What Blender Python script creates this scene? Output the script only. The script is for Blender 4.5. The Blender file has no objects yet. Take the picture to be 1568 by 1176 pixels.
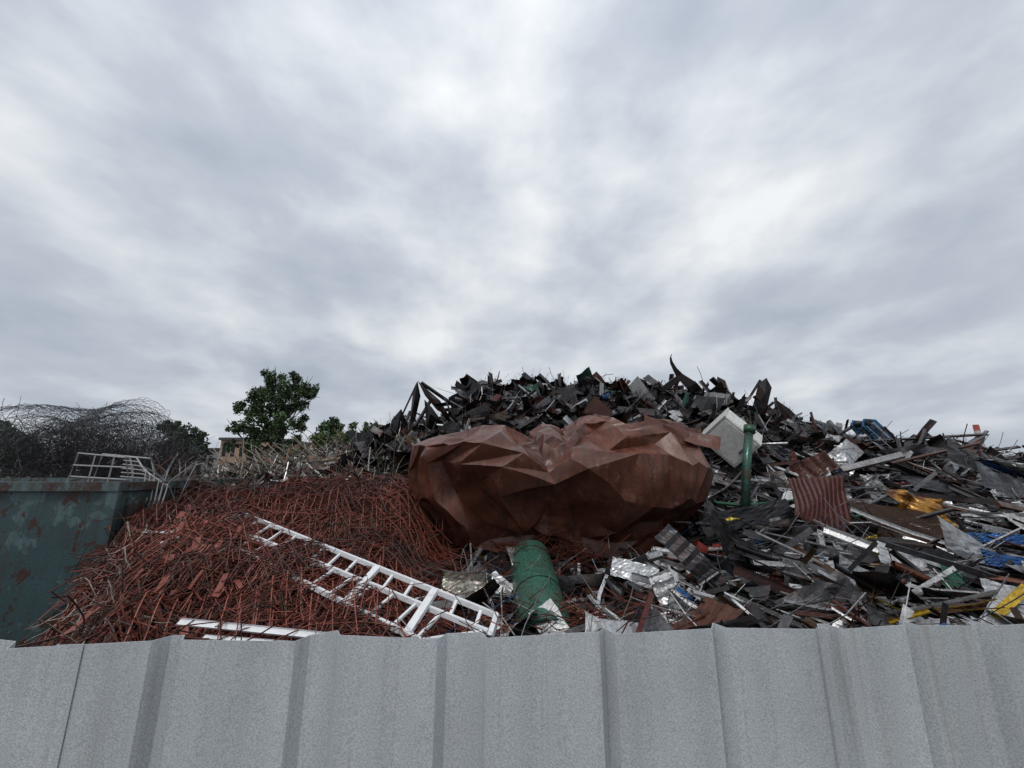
import bpy, bmesh, math, random
import numpy as np
from mathutils import Vector, Matrix, noise
random.seed(7); rng=np.random.default_rng(7)
R=random.random
def U(a,b): return a+(b-a)*random.random()
scene=bpy.context.scene
scene.view_settings.view_transform='Standard'; scene.view_settings.look='None'
scene.view_settings.exposure=0; scene.view_settings.gamma=1

# ------------------------------------------------------------------ camera
cam=bpy.data.objects.new("Camera",bpy.data.cameras.new("Camera")); scene.collection.objects.link(cam)
cam.location=(0,0,2.35); cam.rotation_euler=(math.radians(102.6),0,0)
cam.data.sensor_width=36; cam.data.lens=13.52; cam.data.clip_start=0.05; cam.data.clip_end=5000
scene.camera=cam

# ------------------------------------------------------------------ node helpers
def mat(name):
    m=bpy.data.materials.new(name); m.use_nodes=True
    nt=m.node_tree; b=nt.nodes["Principled BSDF"]; return m,nt,b
def N(nt,t,**k):
    n=nt.nodes.new(t)
    for a,v in k.items(): setattr(n,a,v)
    return n
def noise_n(nt,scale,detail=4,rough=.6,vec=None,dist=0):
    n=N(nt,'ShaderNodeTexNoise'); n.inputs['Scale'].default_value=scale; n.inputs['Detail'].default_value=detail
    n.inputs['Roughness'].default_value=rough; n.inputs['Distortion'].default_value=dist
    if vec is not None: nt.links.new(vec,n.inputs['Vector'])
    return n
def ramp(nt,fac,stops):
    r=N(nt,'ShaderNodeValToRGB'); cr=r.color_ramp
    while len(cr.elements)<len(stops): cr.elements.new(.5)
    for e,(p,c) in zip(cr.elements,stops):
        e.position=p; e.color=tuple(c)[:3]+(1,) if hasattr(c,'__len__') else (c,c,c,1)
    nt.links.new(fac,r.inputs[0]); return r
def mix(nt,fac,a,b,mode='MIX'):
    m=N(nt,'ShaderNodeMix',data_type='RGBA',blend_type=mode)
    for sock,v in ((m.inputs[0],fac),(m.inputs[6],a),(m.inputs[7],b)):
        if hasattr(v,'is_linked'): nt.links.new(v,sock)
        else:
            sock.default_value = v if not hasattr(v,'__len__') else (tuple(v)+(1,))[:4]
    return m.outputs[2]
def bump(nt,b,h,strength=.4,dist=.01):
    n=N(nt,'ShaderNodeBump'); n.inputs['Strength'].default_value=strength; n.inputs['Distance'].default_value=dist
    nt.links.new(h,n.inputs['Height']); nt.links.new(n.outputs[0],b.inputs['Normal'])
def objco(nt): return N(nt,'ShaderNodeTexCoord').outputs['Object']
def mapped(nt,co,scale,loc=(0,0,0)):
    mp=N(nt,'ShaderNodeMapping'); mp.inputs['Scale'].default_value=scale; mp.inputs['Location'].default_value=loc; nt.links.new(co,mp.inputs[0]); return mp.outputs[0]

def attr_mat(name,rough=.5,metal=.25,rust=(.10,.035,.018),dirt=.5,nscale=6):
    m,nt,b=mat(name)
    a=N(nt,'ShaderNodeAttribute',attribute_name='Col'); co=objco(nt)
    n1=noise_n(nt,nscale,4,.65,co); n2=noise_n(nt,nscale*6,3,.6,co)
    r1=ramp(nt,n1.outputs[0],[(.46,0.0),(.60,1.0)])
    mu=N(nt,'ShaderNodeMath',operation='MULTIPLY'); nt.links.new(r1.outputs[0],mu.inputs[0]); nt.links.new(a.outputs['Alpha'],mu.inputs[1])
    c=mix(nt,mu.outputs[0],a.outputs['Color'],rust)
    r2=ramp(nt,n2.outputs[0],[(.3,1-dirt),(.65,1.0)])
    c=mix(nt,1.0,c,r2.outputs[0],'MULTIPLY')
    nt.links.new(c,b.inputs['Base Color'])
    b.inputs['Metallic'].default_value=metal
    rr=ramp(nt,n1.outputs[0],[(.3,rough-.12),(.7,rough+.25)]); nt.links.new(rr.outputs[0],b.inputs['Roughness'])
    bump(nt,b,n2.outputs[0],.3,.01)
    return m

# ------------------------------------------------------------------ mesh builder
class MB:
    def __init__(s): s.V=[];s.F=[];s.C=[];s.n=0
    def add(s,V,F,col):
        V=np.asarray(V,float); s.V.append(V); n=s.n
        s.F.extend([tuple(i+n for i in f) for f in F]); s.n+=len(V)
        c=np.empty((len(V),4)); c[:]=col if len(col)==4 else tuple(col)+(0.,); s.C.append(c)
    def obj(s,name,m,parent=None,smooth=False):
        me=bpy.data.meshes.new(name); V=np.vstack(s.V)
        me.from_pydata(V.tolist(),[],s.F)
        at=me.color_attributes.new('Col','FLOAT_COLOR','POINT'); at.data.foreach_set('color',np.vstack(s.C).ravel())
        if smooth: me.polygons.foreach_set('use_smooth',[True]*len(me.polygons))
        me.materials.append(m); me.update()
        o=bpy.data.objects.new(name,me); scene.collection.objects.link(o)
        if parent: o.parent=parent
        return o
def empty(name):
    o=bpy.data.objects.new(name,None); scene.collection.objects.link(o); return o
def frame(d,roll=0):
    d=Vector(d).normalized(); up=Vector((0,0,1)) if abs(d.z)<.95 else Vector((0,1,0))
    y=up.cross(d).normalized(); z=d.cross(y)
    c,s_=math.cos(roll),math.sin(roll)
    return np.array([d,y*c+z*s_,z*c-y*s_])   # rows
def xf(V,fr,p): return np.asarray(V)@fr+np.asarray(p)
def strip(profile,closed,L,segs,bend=(0,0),kink=None,twist=0):
    prof=np.asarray(profile,float); k=len(prof); V=[];F=[]
    for i in range(segs+1):
        t=i/segs; x=(t-.5)*L; ct,st=math.cos(twist*(t-.5)),math.sin(twist*(t-.5))
        oy=bend[0]*(t-.5)**2*4; oz=bend[1]*(t-.5)**2*4
        if kink: oz+=kink[1]*max(0,t-kink[0])*L
        for (a,b_) in prof: V.append((x,a*ct-b_*st+oy,a*st+b_*ct+oz))
    for i in range(segs):
        for j in range(k if closed else k-1):
            j2=(j+1)%k; F.append((i*k+j,i*k+j2,(i+1)*k+j2,(i+1)*k+j))
    return V,F
def tube(path,r,sides=4,cap=False):
    P=[Vector(p) for p in path]; V=[];F=[];n=len(P)
    rs=r if hasattr(r,'__len__') else [r]*n
    for i,p in enumerate(P):
        t=(P[min(i+1,n-1)]-P[max(i-1,0)]).normalized()
        up=Vector((0,0,1)) if abs(t.z)<.9 else Vector((1,0,0))
        a=up.cross(t).normalized(); b_=t.cross(a)
        for s in range(sides):
            an=2*math.pi*s/sides+.4; V.append(tuple(p+(a*math.cos(an)+b_*math.sin(an))*rs[i]))
    for i in range(n-1):
        for s in range(sides):
            s2=(s+1)%sides; F.append((i*sides+s,i*sides+s2,(i+1)*sides+s2,(i+1)*sides+s))
    if cap: F.append(tuple(range(sides))[::-1]); F.append(tuple(range((n-1)*sides,n*sides)))
    return V,F
def box(c0,c1):
    x0,y0,z0=c0;x1,y1,z1=c1
    V=[(x0,y0,z0),(x1,y0,z0),(x1,y1,z0),(x0,y1,z0),(x0,y0,z1),(x1,y0,z1),(x1,y1,z1),(x0,y1,z1)]
    F=[(0,3,2,1),(4,5,6,7),(0,1,5,4),(1,2,6,5),(2,3,7,6),(3,0,4,7)]
    return V,F
def bar(p,q,w,h,roll=0):
    p=Vector(p);q=Vector(q);L=(q-p).length
    V,F=box((0,-w/2,-h/2),(L,w/2,h/2)); return xf(V,frame(q-p,roll),p),F
def tri(x): return np.abs((x%1.0)*2-1)
def sheet(w,h,nx,ny,crump,folds=2,corr=0):
    xs=np.linspace(-w/2,w/2,nx+1);ys=np.linspace(-h/2,h/2,ny+1)
    X,Y=np.meshgrid(xs,ys,indexing='ij'); Z=np.zeros_like(X)
    for i in range(folds):
        a=U(0,math.pi); d=X*math.cos(a)+Y*math.sin(a)-U(-.3,.3)*min(w,h)
        Z+=U(-1,1)*crump*np.maximum(0,d)*1.6
    for i in range(3):
        a=U(0,math.pi); f=U(.8,2.2)/max(w,h); Z+=crump*.16*max(w,h)*.5*tri((X*math.cos(a)+Y*math.sin(a))*f+U(0,1))
    if corr: Z+=corr*np.clip(np.sin(X/w*2*math.pi*max(3,round(w/.09)))*1.6,-1,1)
    V=np.stack([X,Y,Z],-1).reshape(-1,3); F=[]
    for i in range(nx):
        for j in range(ny):
            a=i*(ny+1)+j; F.append((a,a+1,a+ny+2,a+ny+1))
    return V,F
def jag(V,amt): return V+rng.normal(0,amt,V.shape)
def lerp(a,b,t): return tuple(a[i]+(b[i]-a[i])*t for i in range(3))

# ------------------------------------------------------------------ heap heights
def sstep(a,b,x):
    t=min(1,max(0,(x-a)/(b-a))); return t*t*(3-2*t)
def H(x,y):
    toe=.55*(y-.75)/1.0
    if y<1.75: front=toe
    elif y<3: front=.55+.42*(y-1.75)
    elif y<5.4: front=1.075+.27*(y-3)
    else: front=1.723+.62*(y-5.4)
    k=sstep(-1.3,-.8,x)*(1-sstep(2.2,2.9,x))     # hollow in which the crushed tank lies
    if y>3: front=front*(1-k)+k*min(front+.3,1.02+.12*(y-3)+1.15*max(0,y-5.4))
    crest=4.14
    if x<-2.5: crest=4.14-1.9*min(1,(-2.5-x)/.9)
    if x>4.4: crest=4.14-.74*(x-4.4)
    low=2.46 if x>0 else 2.36+max(0,.12*(x+6))
    if x>6.5: low=2.46-.06*(x-6.5)
    crest=max(crest,low)
    z=min(front,crest)
    z+=.42*math.exp(-((x-3.6)**2/.45+(y-6.9)**2/.4))
    if x<-1.0:
        k=sstep(-.9,-1.6,x)
        red=1.02+.40*(y-3) if y>1.75 else toe
        red+=.13*noise.noise(Vector((x*1.5,y*1.5,11)))+.10*noise.noise(Vector((x*3.5,y*3.5,5)))
        red=min(red,1.98-.25*max(0,-3.7-x)+.12*noise.noise(Vector((x*1.3,y*1.3,17))))
        if y>6.2: red+=.34*(y-6.2)
        z=z*(1-k)+min(max(z,red) if y<6 else z,red)*k
    e=-x-.93*y
    if e>0 and y<6: z-=1.1*min(.9,e)
    z-= .5*max(0,y-11.0)
    if x>11: z-=.4*(x-11)
    if x<-9: z-=.4*(-9-x)
    z+=.10*noise.noise(Vector((x*.9,y*.9,3)))+.08*noise.noise(Vector((x*2.3,y*2.3,7)))
    if y<1.2: z=min(z,.2*(y-.7))
    return max(-.05,z)
def Hn(x,y):
    e=.12; return Vector((-(H(x+e,y)-H(x-e,y))/(2*e),-(H(x,y+e)-H(x,y-e))/(2*e),1)).normalized()

M_scrap=attr_mat("scrap_metal",.32,.5)
M_rods=attr_mat("rebar_rust",.5,.1,rust=(.07,.025,.016),dirt=.45,nscale=9)
M_white=attr_mat("white_painted_metal",.45,0,rust=(.25,.22,.18),dirt=.15,nscale=14)

# ================================================================== scrap heap
heap=empty("scrap_metal_pile")
mb=MB(); xs=np.arange(-13,15.01,.14); ys=np.arange(.8,15,.14); V=[];F=[]
for x in xs:
    for y in ys: V.append((x,y,H(x,y)-.14+.07*noise.noise(Vector((x*7,y*7,1)))))
ny=len(ys)
for i in range(len(xs)-1):
    for j in range(ny-1): a=i*ny+j; F.append((a,a+ny,a+ny+1,a+1))
mb.add(V,F,(.010,.008,.007,.5)); mb.obj("heap_core",attr_mat("shade_dark_scrap",.8,0,rust=(.026,.011,.008),dirt=.8,nscale=5),heap)  # core coloured near-black to deepen the shadow in gaps between pieces

def pal(region,y):
    r=R()
    if region=='top':  # darker colour mix paints in the shade of the backlit hilltop
        if r<.48: g=U(.008,.03); return (g,g,g*1.1,U(0,.5))
        if r<.72: g=U(.05,.18); return (g,g,g*1.08,.3)
        if r<.87: return (U(.04,.09),U(.020,.032),U(.014,.020),.6)
        if r<.95: g=U(.25,.7); return (g,g,g,.2)
        return random.choice([(.015,.07,.05,.2),(.02,.03,.09,.2),(.09,.015,.012,.2)])
    if region=='light':
        if r<.42: g=U(.25,.68); return (g,g*.97,g*.9,.3)
        if r<.62: g=U(.10,.2); return (g,g*.93,g*.82,.5)
        if r<.84: g=U(.02,.06); return (g,g,g,.4)
        return random.choice([(.2,.08,.05,.4),(.3,.24,.15,.3),(.12,.05,.03,.4)])
    if r<.30: g=U(.008,.030); return (g,g,g*1.1,U(0,.5))
    if r<.48: g=U(.05,.16); return (g,g,g*1.07,.35)
    if r<.69: g=U(.24,.6); return (g,g,g*1.03,.22)
    if r<.84: g=U(.6,.88); return (g,g,g*.99,.10)
    if r<.965: return (U(.05,.14),U(.026,.05),U(.018,.033),.6)
    return random.choice([(.015,.08,.22,.1),(.22,.03,.02,.3),(.02,.10,.26,.1),(.5,.33,.02,.2),(.02,.12,.07,.2)])
def rdir(x,y,bias=None,tilt=.35):
    n=Hn(x,y); a=U(0,2*math.pi) if bias is None or R()>.6 else random.gauss(bias,.35)
    t=Vector((math.cos(a),math.sin(a),0)); t=(t-n*t.dot(n)).normalized()
    return (t+n*random.gauss(0,tilt)).normalized(),n
def beam(mb,x,y,col,bias=None,tilt=.35,Ls=(.3,1.3),off=.06,sc=1):
    L=U(*Ls); d,n=rdir(x,y,bias,tilt); w=U(.015,.065)*sc; k=R(); th=U(.2,.9)*w
    if k<.25: V,F=strip([(0,w),(0,0),(w,0)],False,L,4,(U(-.1,.1),U(-.1,.1)),(U(.3,.7),U(-.4,.4)))
    elif k<.45: V,F=strip([(-w,th),(-w,0),(w,0),(w,th)],False,L,4,(U(-.1,.1),U(-.1,.1)),(U(.3,.7),U(-.5,.5)))
    elif k<.54:
        V,F=strip([(-w,-w),(w,-w)],False,L,2); V2,F2=strip([(-w,w),(w,w)],False,L,2); V3,F3=strip([(0,-w),(0,w)],False,L,2)
        F=F+[tuple(i+len(V) for i in f) for f in F2]+[tuple(i+len(V)+len(V2) for i in f) for f in F3]; V=V+V2+V3
    elif k<.64: V,F=strip([(-w/2,-w/2),(w/2,-w/2),(w/2,w/2),(-w/2,w/2)],True,L,3,(U(-.05,.05),0))
    elif k<.84: V,F=strip([(-w*.6,0),(0,w*.12),(w*.6,0)],False,L,8,(U(-.2,.2),U(-.2,.2)),(U(.3,.7),U(-.5,.5)),U(-2.5,2.5))
    else:
        s=8; pr=[(math.cos(2*math.pi*i/s)*w*.55,math.sin(2*math.pi*i/s)*w*.55) for i in range(s)]
        V,F=strip(pr,True,L,4,(U(-.15,.15),U(-.1,.1)))
    p=Vector((x,y,H(x,y)))+n*U(-.05,off+.03)
    mb.add(xf(V,frame(d,U(0,6.28)),p),F,col)
def plate(mb,x,y,col,tilt=.5,s=(.12,.5),off=.05,cr=.35,asp=(.25,1.0),jg=.006):
    w=U(*s);h=w*U(*asp); d,n=rdir(x,y,None,tilt)
    V,F=sheet(w,h,6,5,cr*U(.3,1.6),random.choice([1,2,3]),.010 if R()<.25 else 0)
    V=jag(V,.003+jg*w)
    fr=frame(d,U(-.8,.8) if R()<.6 else U(0,6.28))
    mb.add(xf(V,fr,Vector((x,y,H(x,y)))+n*U(-.03,off)),F,col)
def rod(mb,x,y,col,L=(.4,1.6),r=(.004,.009),tilt=.3,bias=None,curl=.25,off=.08,segs=6,drape=0):
    l=U(*L); d,n=rdir(x,y,bias,tilt); o=U(-.02,off); p=Vector((x,y,H(x,y)))+n*o-d*l*.5
    ph=Vector((random.gauss(0,1),random.gauss(0,1),random.gauss(0,.7)))*curl; P=[]
    k2=Vector((random.gauss(0,1),random.gauss(0,1),random.gauss(0,1)))*curl*1.2
    for i in range(segs+1):
        q=p.copy()
        if drape: q.z=q.z*(1-drape)+drape*(H(q.x,q.y)+o)
        P.append(q); p=p+d*(l/segs); d=(d+ph/segs+k2*(R()-.5)/segs*3).normalized()
    V,F=tube(P,U(*r),3); mb.add(V,F,col)
def kinked(mb,x,y,col,L=(.4,1.3),r=(.003,.005),off=.16,tilt=.2):   # bar with sharp bends
    l=U(*L); d,n=rdir(x,y,None,tilt); o=U(0,off); p=Vector((x,y,0)); p.z=H(x,y)+o; p=p-d*l*.5; P=[]
    for s_ in range(random.randint(2,4)):
        sl=l*U(.2,.5); q=p+d*sl
        P.append(p.copy()); P.append(p.lerp(q,.95)); p=q
        ax=n if R()<.7 else Vector((R()-.5,R()-.5,R()-.5)).normalized()
        d=(Matrix.Rotation(random.choice([-1,1])*U(.4,1.7),3,ax)@d).normalized()
    P.append(p); P=[Vector((q.x,q.y,q.z*.6+.4*(H(q.x,q.y)+o))) for q in P]
    V,F=tube(P,U(*r),4); mb.add(V,F,col)

def pick(xr,yr,cond):
    while True:
        y=yr[0]+(yr[1]-yr[0])*R()**1.25; x=U(*xr)
        if cond(x,y): return x,y
isred=lambda x,y: x<-.5 and y<5.9+.1*math.sin(x*3) and x<-.5-.12*(y-3)
hol=lambda x,y: (-1.2<x<2.4 and 4.7<y<6.3)
keep=lambda x,y: (-1.2<x<.25 and 2.2<y<3.45) or (((3.2<x<5.8 and 4.4<y<5.6) or (-.2<x<.65 and 3.3<y<4.8)) and R()<.72)
mb=MB()
cR=lambda x,y: not isred(x,y) and x<1.55*y+1.2 and y<8.2 and not (x<-1.9 and y>5.5) and not hol(x,y)
cK=lambda x,y: cR(x,y) and not keep(x,y)
for i in range(1900):
    x,y=pick((-1.2,11),(2.2,8.2),cK); beam(mb,x,y,pal('mid',y),bias=(-.5 if x>1.5 else None),Ls=(.2,1.3),tilt=.3)
for i in range(1700):
    x,y=pick((-1.2,11),(2.2,8.2),cK); plate(mb,x,y,pal('mid',y),s=(.06,.35))
for i in range(750):
    x,y=pick((-.8,11),(2.6,8.2),cK); c=pal('mid',y); plate(mb,x,y,c,s=(.35,.9),tilt=.3,cr=.18,asp=(.2,.6),jg=.002,off=.12)
for i in range(560):
    x,y=pick((2,11),(2.4,6),cK); beam(mb,x,y,pal('mid',y),bias=-.6,Ls=(.8,2.3),tilt=.10,sc=.7,off=.10)
mb.obj("beams_and_sheets",M_scrap,heap)
mb=MB()
for i in range(4200):
    x,y=pick((-1.2,11),(2.2,8.2),cR); c=pal('mid',y); rod(mb,x,y,c,L=(.2,1.4),r=(.002,.0055),bias=(-.6 if x>1.5 else None),curl=.7,off=.1)
for i in range(160):
    x,y=U(-1.2,.25),U(2.4,3.45); plate(mb,x,y,pal('mid',y),s=(.05,.18),off=.02,tilt=.3)
mb.obj("wires_and_rods",M_scrap,heap)
mb=MB(); cT=lambda x,y: not hol(x,y)
for i in range(1500):
    x,y=pick((-3.1,8.2),(6.9,11.0),cT); beam(mb,x,y,pal('top',y),tilt=.5,Ls=(.25,1.4),off=.10,sc=1.4)
for i in range(900):
    x,y=pick((-3.1,8.2),(6.9,11.0),cT); plate(mb,x,y,pal('top',y),tilt=.8,s=(.12,.6),off=.10,cr=.45)
for i in range(420):
    x,y=pick((-3.1,8.2),(6.9,10.4),cT); plate(mb,x,y,pal('top',y),tilt=.45,s=(.5,1.1),off=.10,cr=.3,asp=(.25,.6),jg=.003)
for i in range(2000):
    x,y=pick((-3.1,8.2),(6.9,11.0),cT); rod(mb,x,y,pal('top',y),L=(.3,1.1),r=(.003,.007),tilt=.6,curl=1.2,off=.15)
for cx in (-.6,.0,.6,1.0,2.6,3.4):
    for i in range(45):
        x=cx+random.gauss(0,.25); y=9.4+random.gauss(0,.2); g=U(.03,.2); rod(mb,x,y,(g,g*.9,g*.8,.3),L=(.25,.7),r=(.002,.004),tilt=1.3,curl=2.2,off=.25,segs=8)
mb.obj("upper_mound",M_scrap,heap)
mb=MB()
cL=lambda x,y: x>-.86*y-.1
for i in range(650):
    x,y=pick((-7.5,-1.9),(5.7,9.5),cL); beam(mb,x,y,pal('light',y),tilt=.5,Ls=(.2,1.0),sc=.7,off=.12)
for i in range(480):
    x,y=pick((-7.5,-1.9),(5.7,9.5),cL); plate(mb,x,y,pal('light',y),tilt=.7,s=(.12,.45),off=.1)
for i in range(1300):
    x,y=pick((-7.5,-1.9),(5.7,9.5),cL); rod(mb,x,y,pal('light',y),L=(.3,1.4),r=(.003,.007),tilt=.6,curl=.8,off=.15)
for i in range(60):
    x=U(-5.2,-3.0); y=U(7.2,8.3); p=Vector((x,y,H(x,y))); d=Vector((-.75+U(-.25,.15),U(-.2,.2),.55+U(-.2,.25))).normalized(); P=[]
    l=U(.7,1.5); ph=Vector((U(-.2,.3),0,U(-.5,.1)))
    p=p-d*.3
    for k in range(8): P.append(p.copy()); p=p+d*l/7; d=(d+ph/7).normalized()
    V,F=tube(P,U(.004,.008),3); mb.add(V,F,random.choice([(.45,.36,.24,.2),(.5,.45,.36,.1),(.35,.2,.12,.3)]))
mb.obj("pale_scrap",M_scrap,heap)
mb=MB()
for i in range(1000):
    x,y=pick((6,14),(6.5,10.5),cT); beam(mb,x,y,pal('mid' if R()<.6 else 'top',y),tilt=.25,Ls=(.3,1.4),off=.1)
for i in range(700):
    x,y=pick((6,14),(6.5,10.5),cT); plate(mb,x,y,pal('mid',y),tilt=.5,s=(.15,.8),cr=.25)
for i in range(1300):
    x,y=pick((6,14),(6.5,10.5),cT); rod(mb,x,y,pal('mid',y),L=(.4,1.5),r=(.003,.008),tilt=.3,curl=.6,off=.12)
mb.obj("rear_scrap",M_scrap,heap)
mb=MB()
def ribbon(pts,w,col,wz=(0,0,1)):
    V=[];F=[]
    for i,(p,ww) in enumerate(zip(pts,w)):
        p=Vector(p); o=Vector(wz).normalized()*ww/2; V+= [tuple(p-o),tuple(p+o)]
    for i in range(len(pts)-1): F.append((2*i,2*i+2,2*i+3,2*i+1))
    mb.add(V,F,col)
dk=(.012,.012,.014,.2)
ribbon([(3.90,9,5.12),(3.86,9.0,5.02),(3.88,9.02,4.90),(3.96,9.05,4.75),(4.08,9.1,4.6),(4.35,9.1,4.35),(4.6,9.2,4.1)],[.01,.05,.08,.11,.18,.3,.3],dk,(1,0,.5))
def shard(pts,y,col,dep=.1):
    n=len(pts); c=(sum(p[0] for p in pts)/n,sum(p[1] for p in pts)/n)
    V=[(p[0],y+U(-dep,dep),p[1]) for p in pts]+[(c[0],y-dep,c[1])]; F=[(i,(i+1)%n,n) for i in range(n)]
    mb.add(V,F,col)
rbk=(.022,.012,.010,.5)
for pts,y,col in [([(-2.30,4.48),(-2.10,4.30),(-1.75,4.0),(-1.5,3.6),(-1.8,3.75),(-2.1,4.1)],9.2,rbk),
   ([(-2.38,4.2),(-2.30,4.46),(-2.22,4.1),(-2.3,3.5),(-2.45,3.3)],9.1,dk),([(-2.85,3.5),(-2.6,3.75),(-2.45,3.4),(-2.5,2.7),(-2.9,2.8)],9.0,dk),([(-2.1,4.0),(-1.9,3.8),(-1.6,3.4),(-2.0,3.3)],9.0,dk),
   ([(1.95,4.55),(2.1,4.47),(2.6,4.40),(2.5,4.0),(2.1,3.9)],9.3,dk),([(2.9,4.3),(3.15,4.6),(3.4,4.5),(3.3,4.0),(2.9,3.9)],9.3,dk),
   ([(5.1,4.62),(5.25,4.5),(5.4,4.1),(5.3,3.8),(5.0,4.1)],9.2,rbk),([(6.05,4.42),(6.22,4.55),(6.3,4.3),(6.1,3.7),(5.85,3.8)],9.2,dk),
   ([(.45,4.35),(.55,4.40),(1.0,4.2),(1.2,3.9),(.5,3.9)],9.3,dk),([(-.3,4.2),(-.15,4.28),(.0,4.0),(-.4,3.8)],9.3,rbk),([(6.2,4.0),(6.5,3.75),(6.9,3.3),(6.6,3.2),(6.2,3.5)],9.0,dk)]: shard(pts,y,col)
for p,q,w in [((-2.25,9.3,4.46),(-1.35,9.4,3.85),.09),((-2.35,9.3,4.46),(-2.9,9.2,3.0),.08),((-1.95,9.3,4.1),(-2.4,9.2,3.2),.09),((5.5,9.2,3.7),(6.15,9.3,4.5),.12),((5.9,9.2,4.1),(6.6,9.3,3.5),.10),((4.9,9.2,4.55),(5.5,9.2,3.9),.12),((7.88,9.5,2.4),(7.86,9.5,3.5),.07),((.55,9.3,4.3),(1.1,9.3,4.05),.10),
   ((1.9,7.6,3.35),(2.5,7.3,3.05),.07),((4.2,7.5,3.6),(5.2,7.2,3.0),.07),((2.6,8,3.9),(3.4,7.9,3.3),.06)]:
    V,F=bar(p,q,w,w*.5,U(-.6,.6)); mb.add(V,F,(.014,.014,.016,.4) if R()<.7 else (.06,.026,.018,.6))
for p,q in [((1.6,8.4,3.9),(2.0,8.3,3.5)),((2.3,8.4,3.95),(2.75,8.3,3.55)),((-.9,8.2,3.75),(-.2,8.0,3.45)),((2.0,7.6,3.5),(3.3,7.4,3.35)),((.2,7.8,3.55),(.9,7.7,3.3)),((4.2,8.2,3.9),(4.8,8.0,3.4))]:
    V,F=bar(p,q,.045,.02,U(0,1)); mb.add(V,F,(.6,.62,.64,.2))
for k in range(7):
    a=Vector((6.4+k*.27,7.0,2.75+.02*k)); b=a+Vector((.9,-.2,-.55+.03*k)); V,F=bar(a,b,.035,.035); mb.add(V,F,(.07,.035,.022,.4))
for (a,b,c) in [((6.3,7,2.85),(8.6,7,2.98),.05),((7.0,6.8,2.5),(9.0,6.9,2.75),.045),((7.4,7,2.4),(8.55,7,2.97),.06),((7.9,7,2.3),(8.0,7,2.9),.05),((7.2,6.9,2.95),(7.8,6.9,2.55),.06),
                ((6.9,6,2.2),(8.4,6.2,2.05),.10),((5.8,4.8,1.95),(7.6,5.2,1.6),.08),((4.6,5.5,2.35),(5.3,5.3,2.55),.08),((8.0,7.2,2.3),(9.0,7.2,2.75),.05),((6.0,6.2,2.45),(7.2,6.0,2.75),.05),
                ((7.6,7.1,2.3),(8.75,7.1,3.05),.045),((8.1,7.1,2.5),(7.6,7.1,3.02),.05),((8.4,7.3,2.3),(8.9,7.3,2.95),.04)]:
    V,F=bar(a,b,c,c*.6,U(0,1)); mb.add(V,F,random.choice([(.10,.05,.035,.5),(.2,.2,.21,.3),(.05,.045,.045,.4)]))
def bigsheet(c,d,roll,w,h,col,cr=.35,corr=0,nx=18,ny=10):
    V,F=sheet(w,h,nx,ny,cr,3,corr); mb.add(xf(jag(V,.0025),frame(d,roll),c),F,col)
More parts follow.
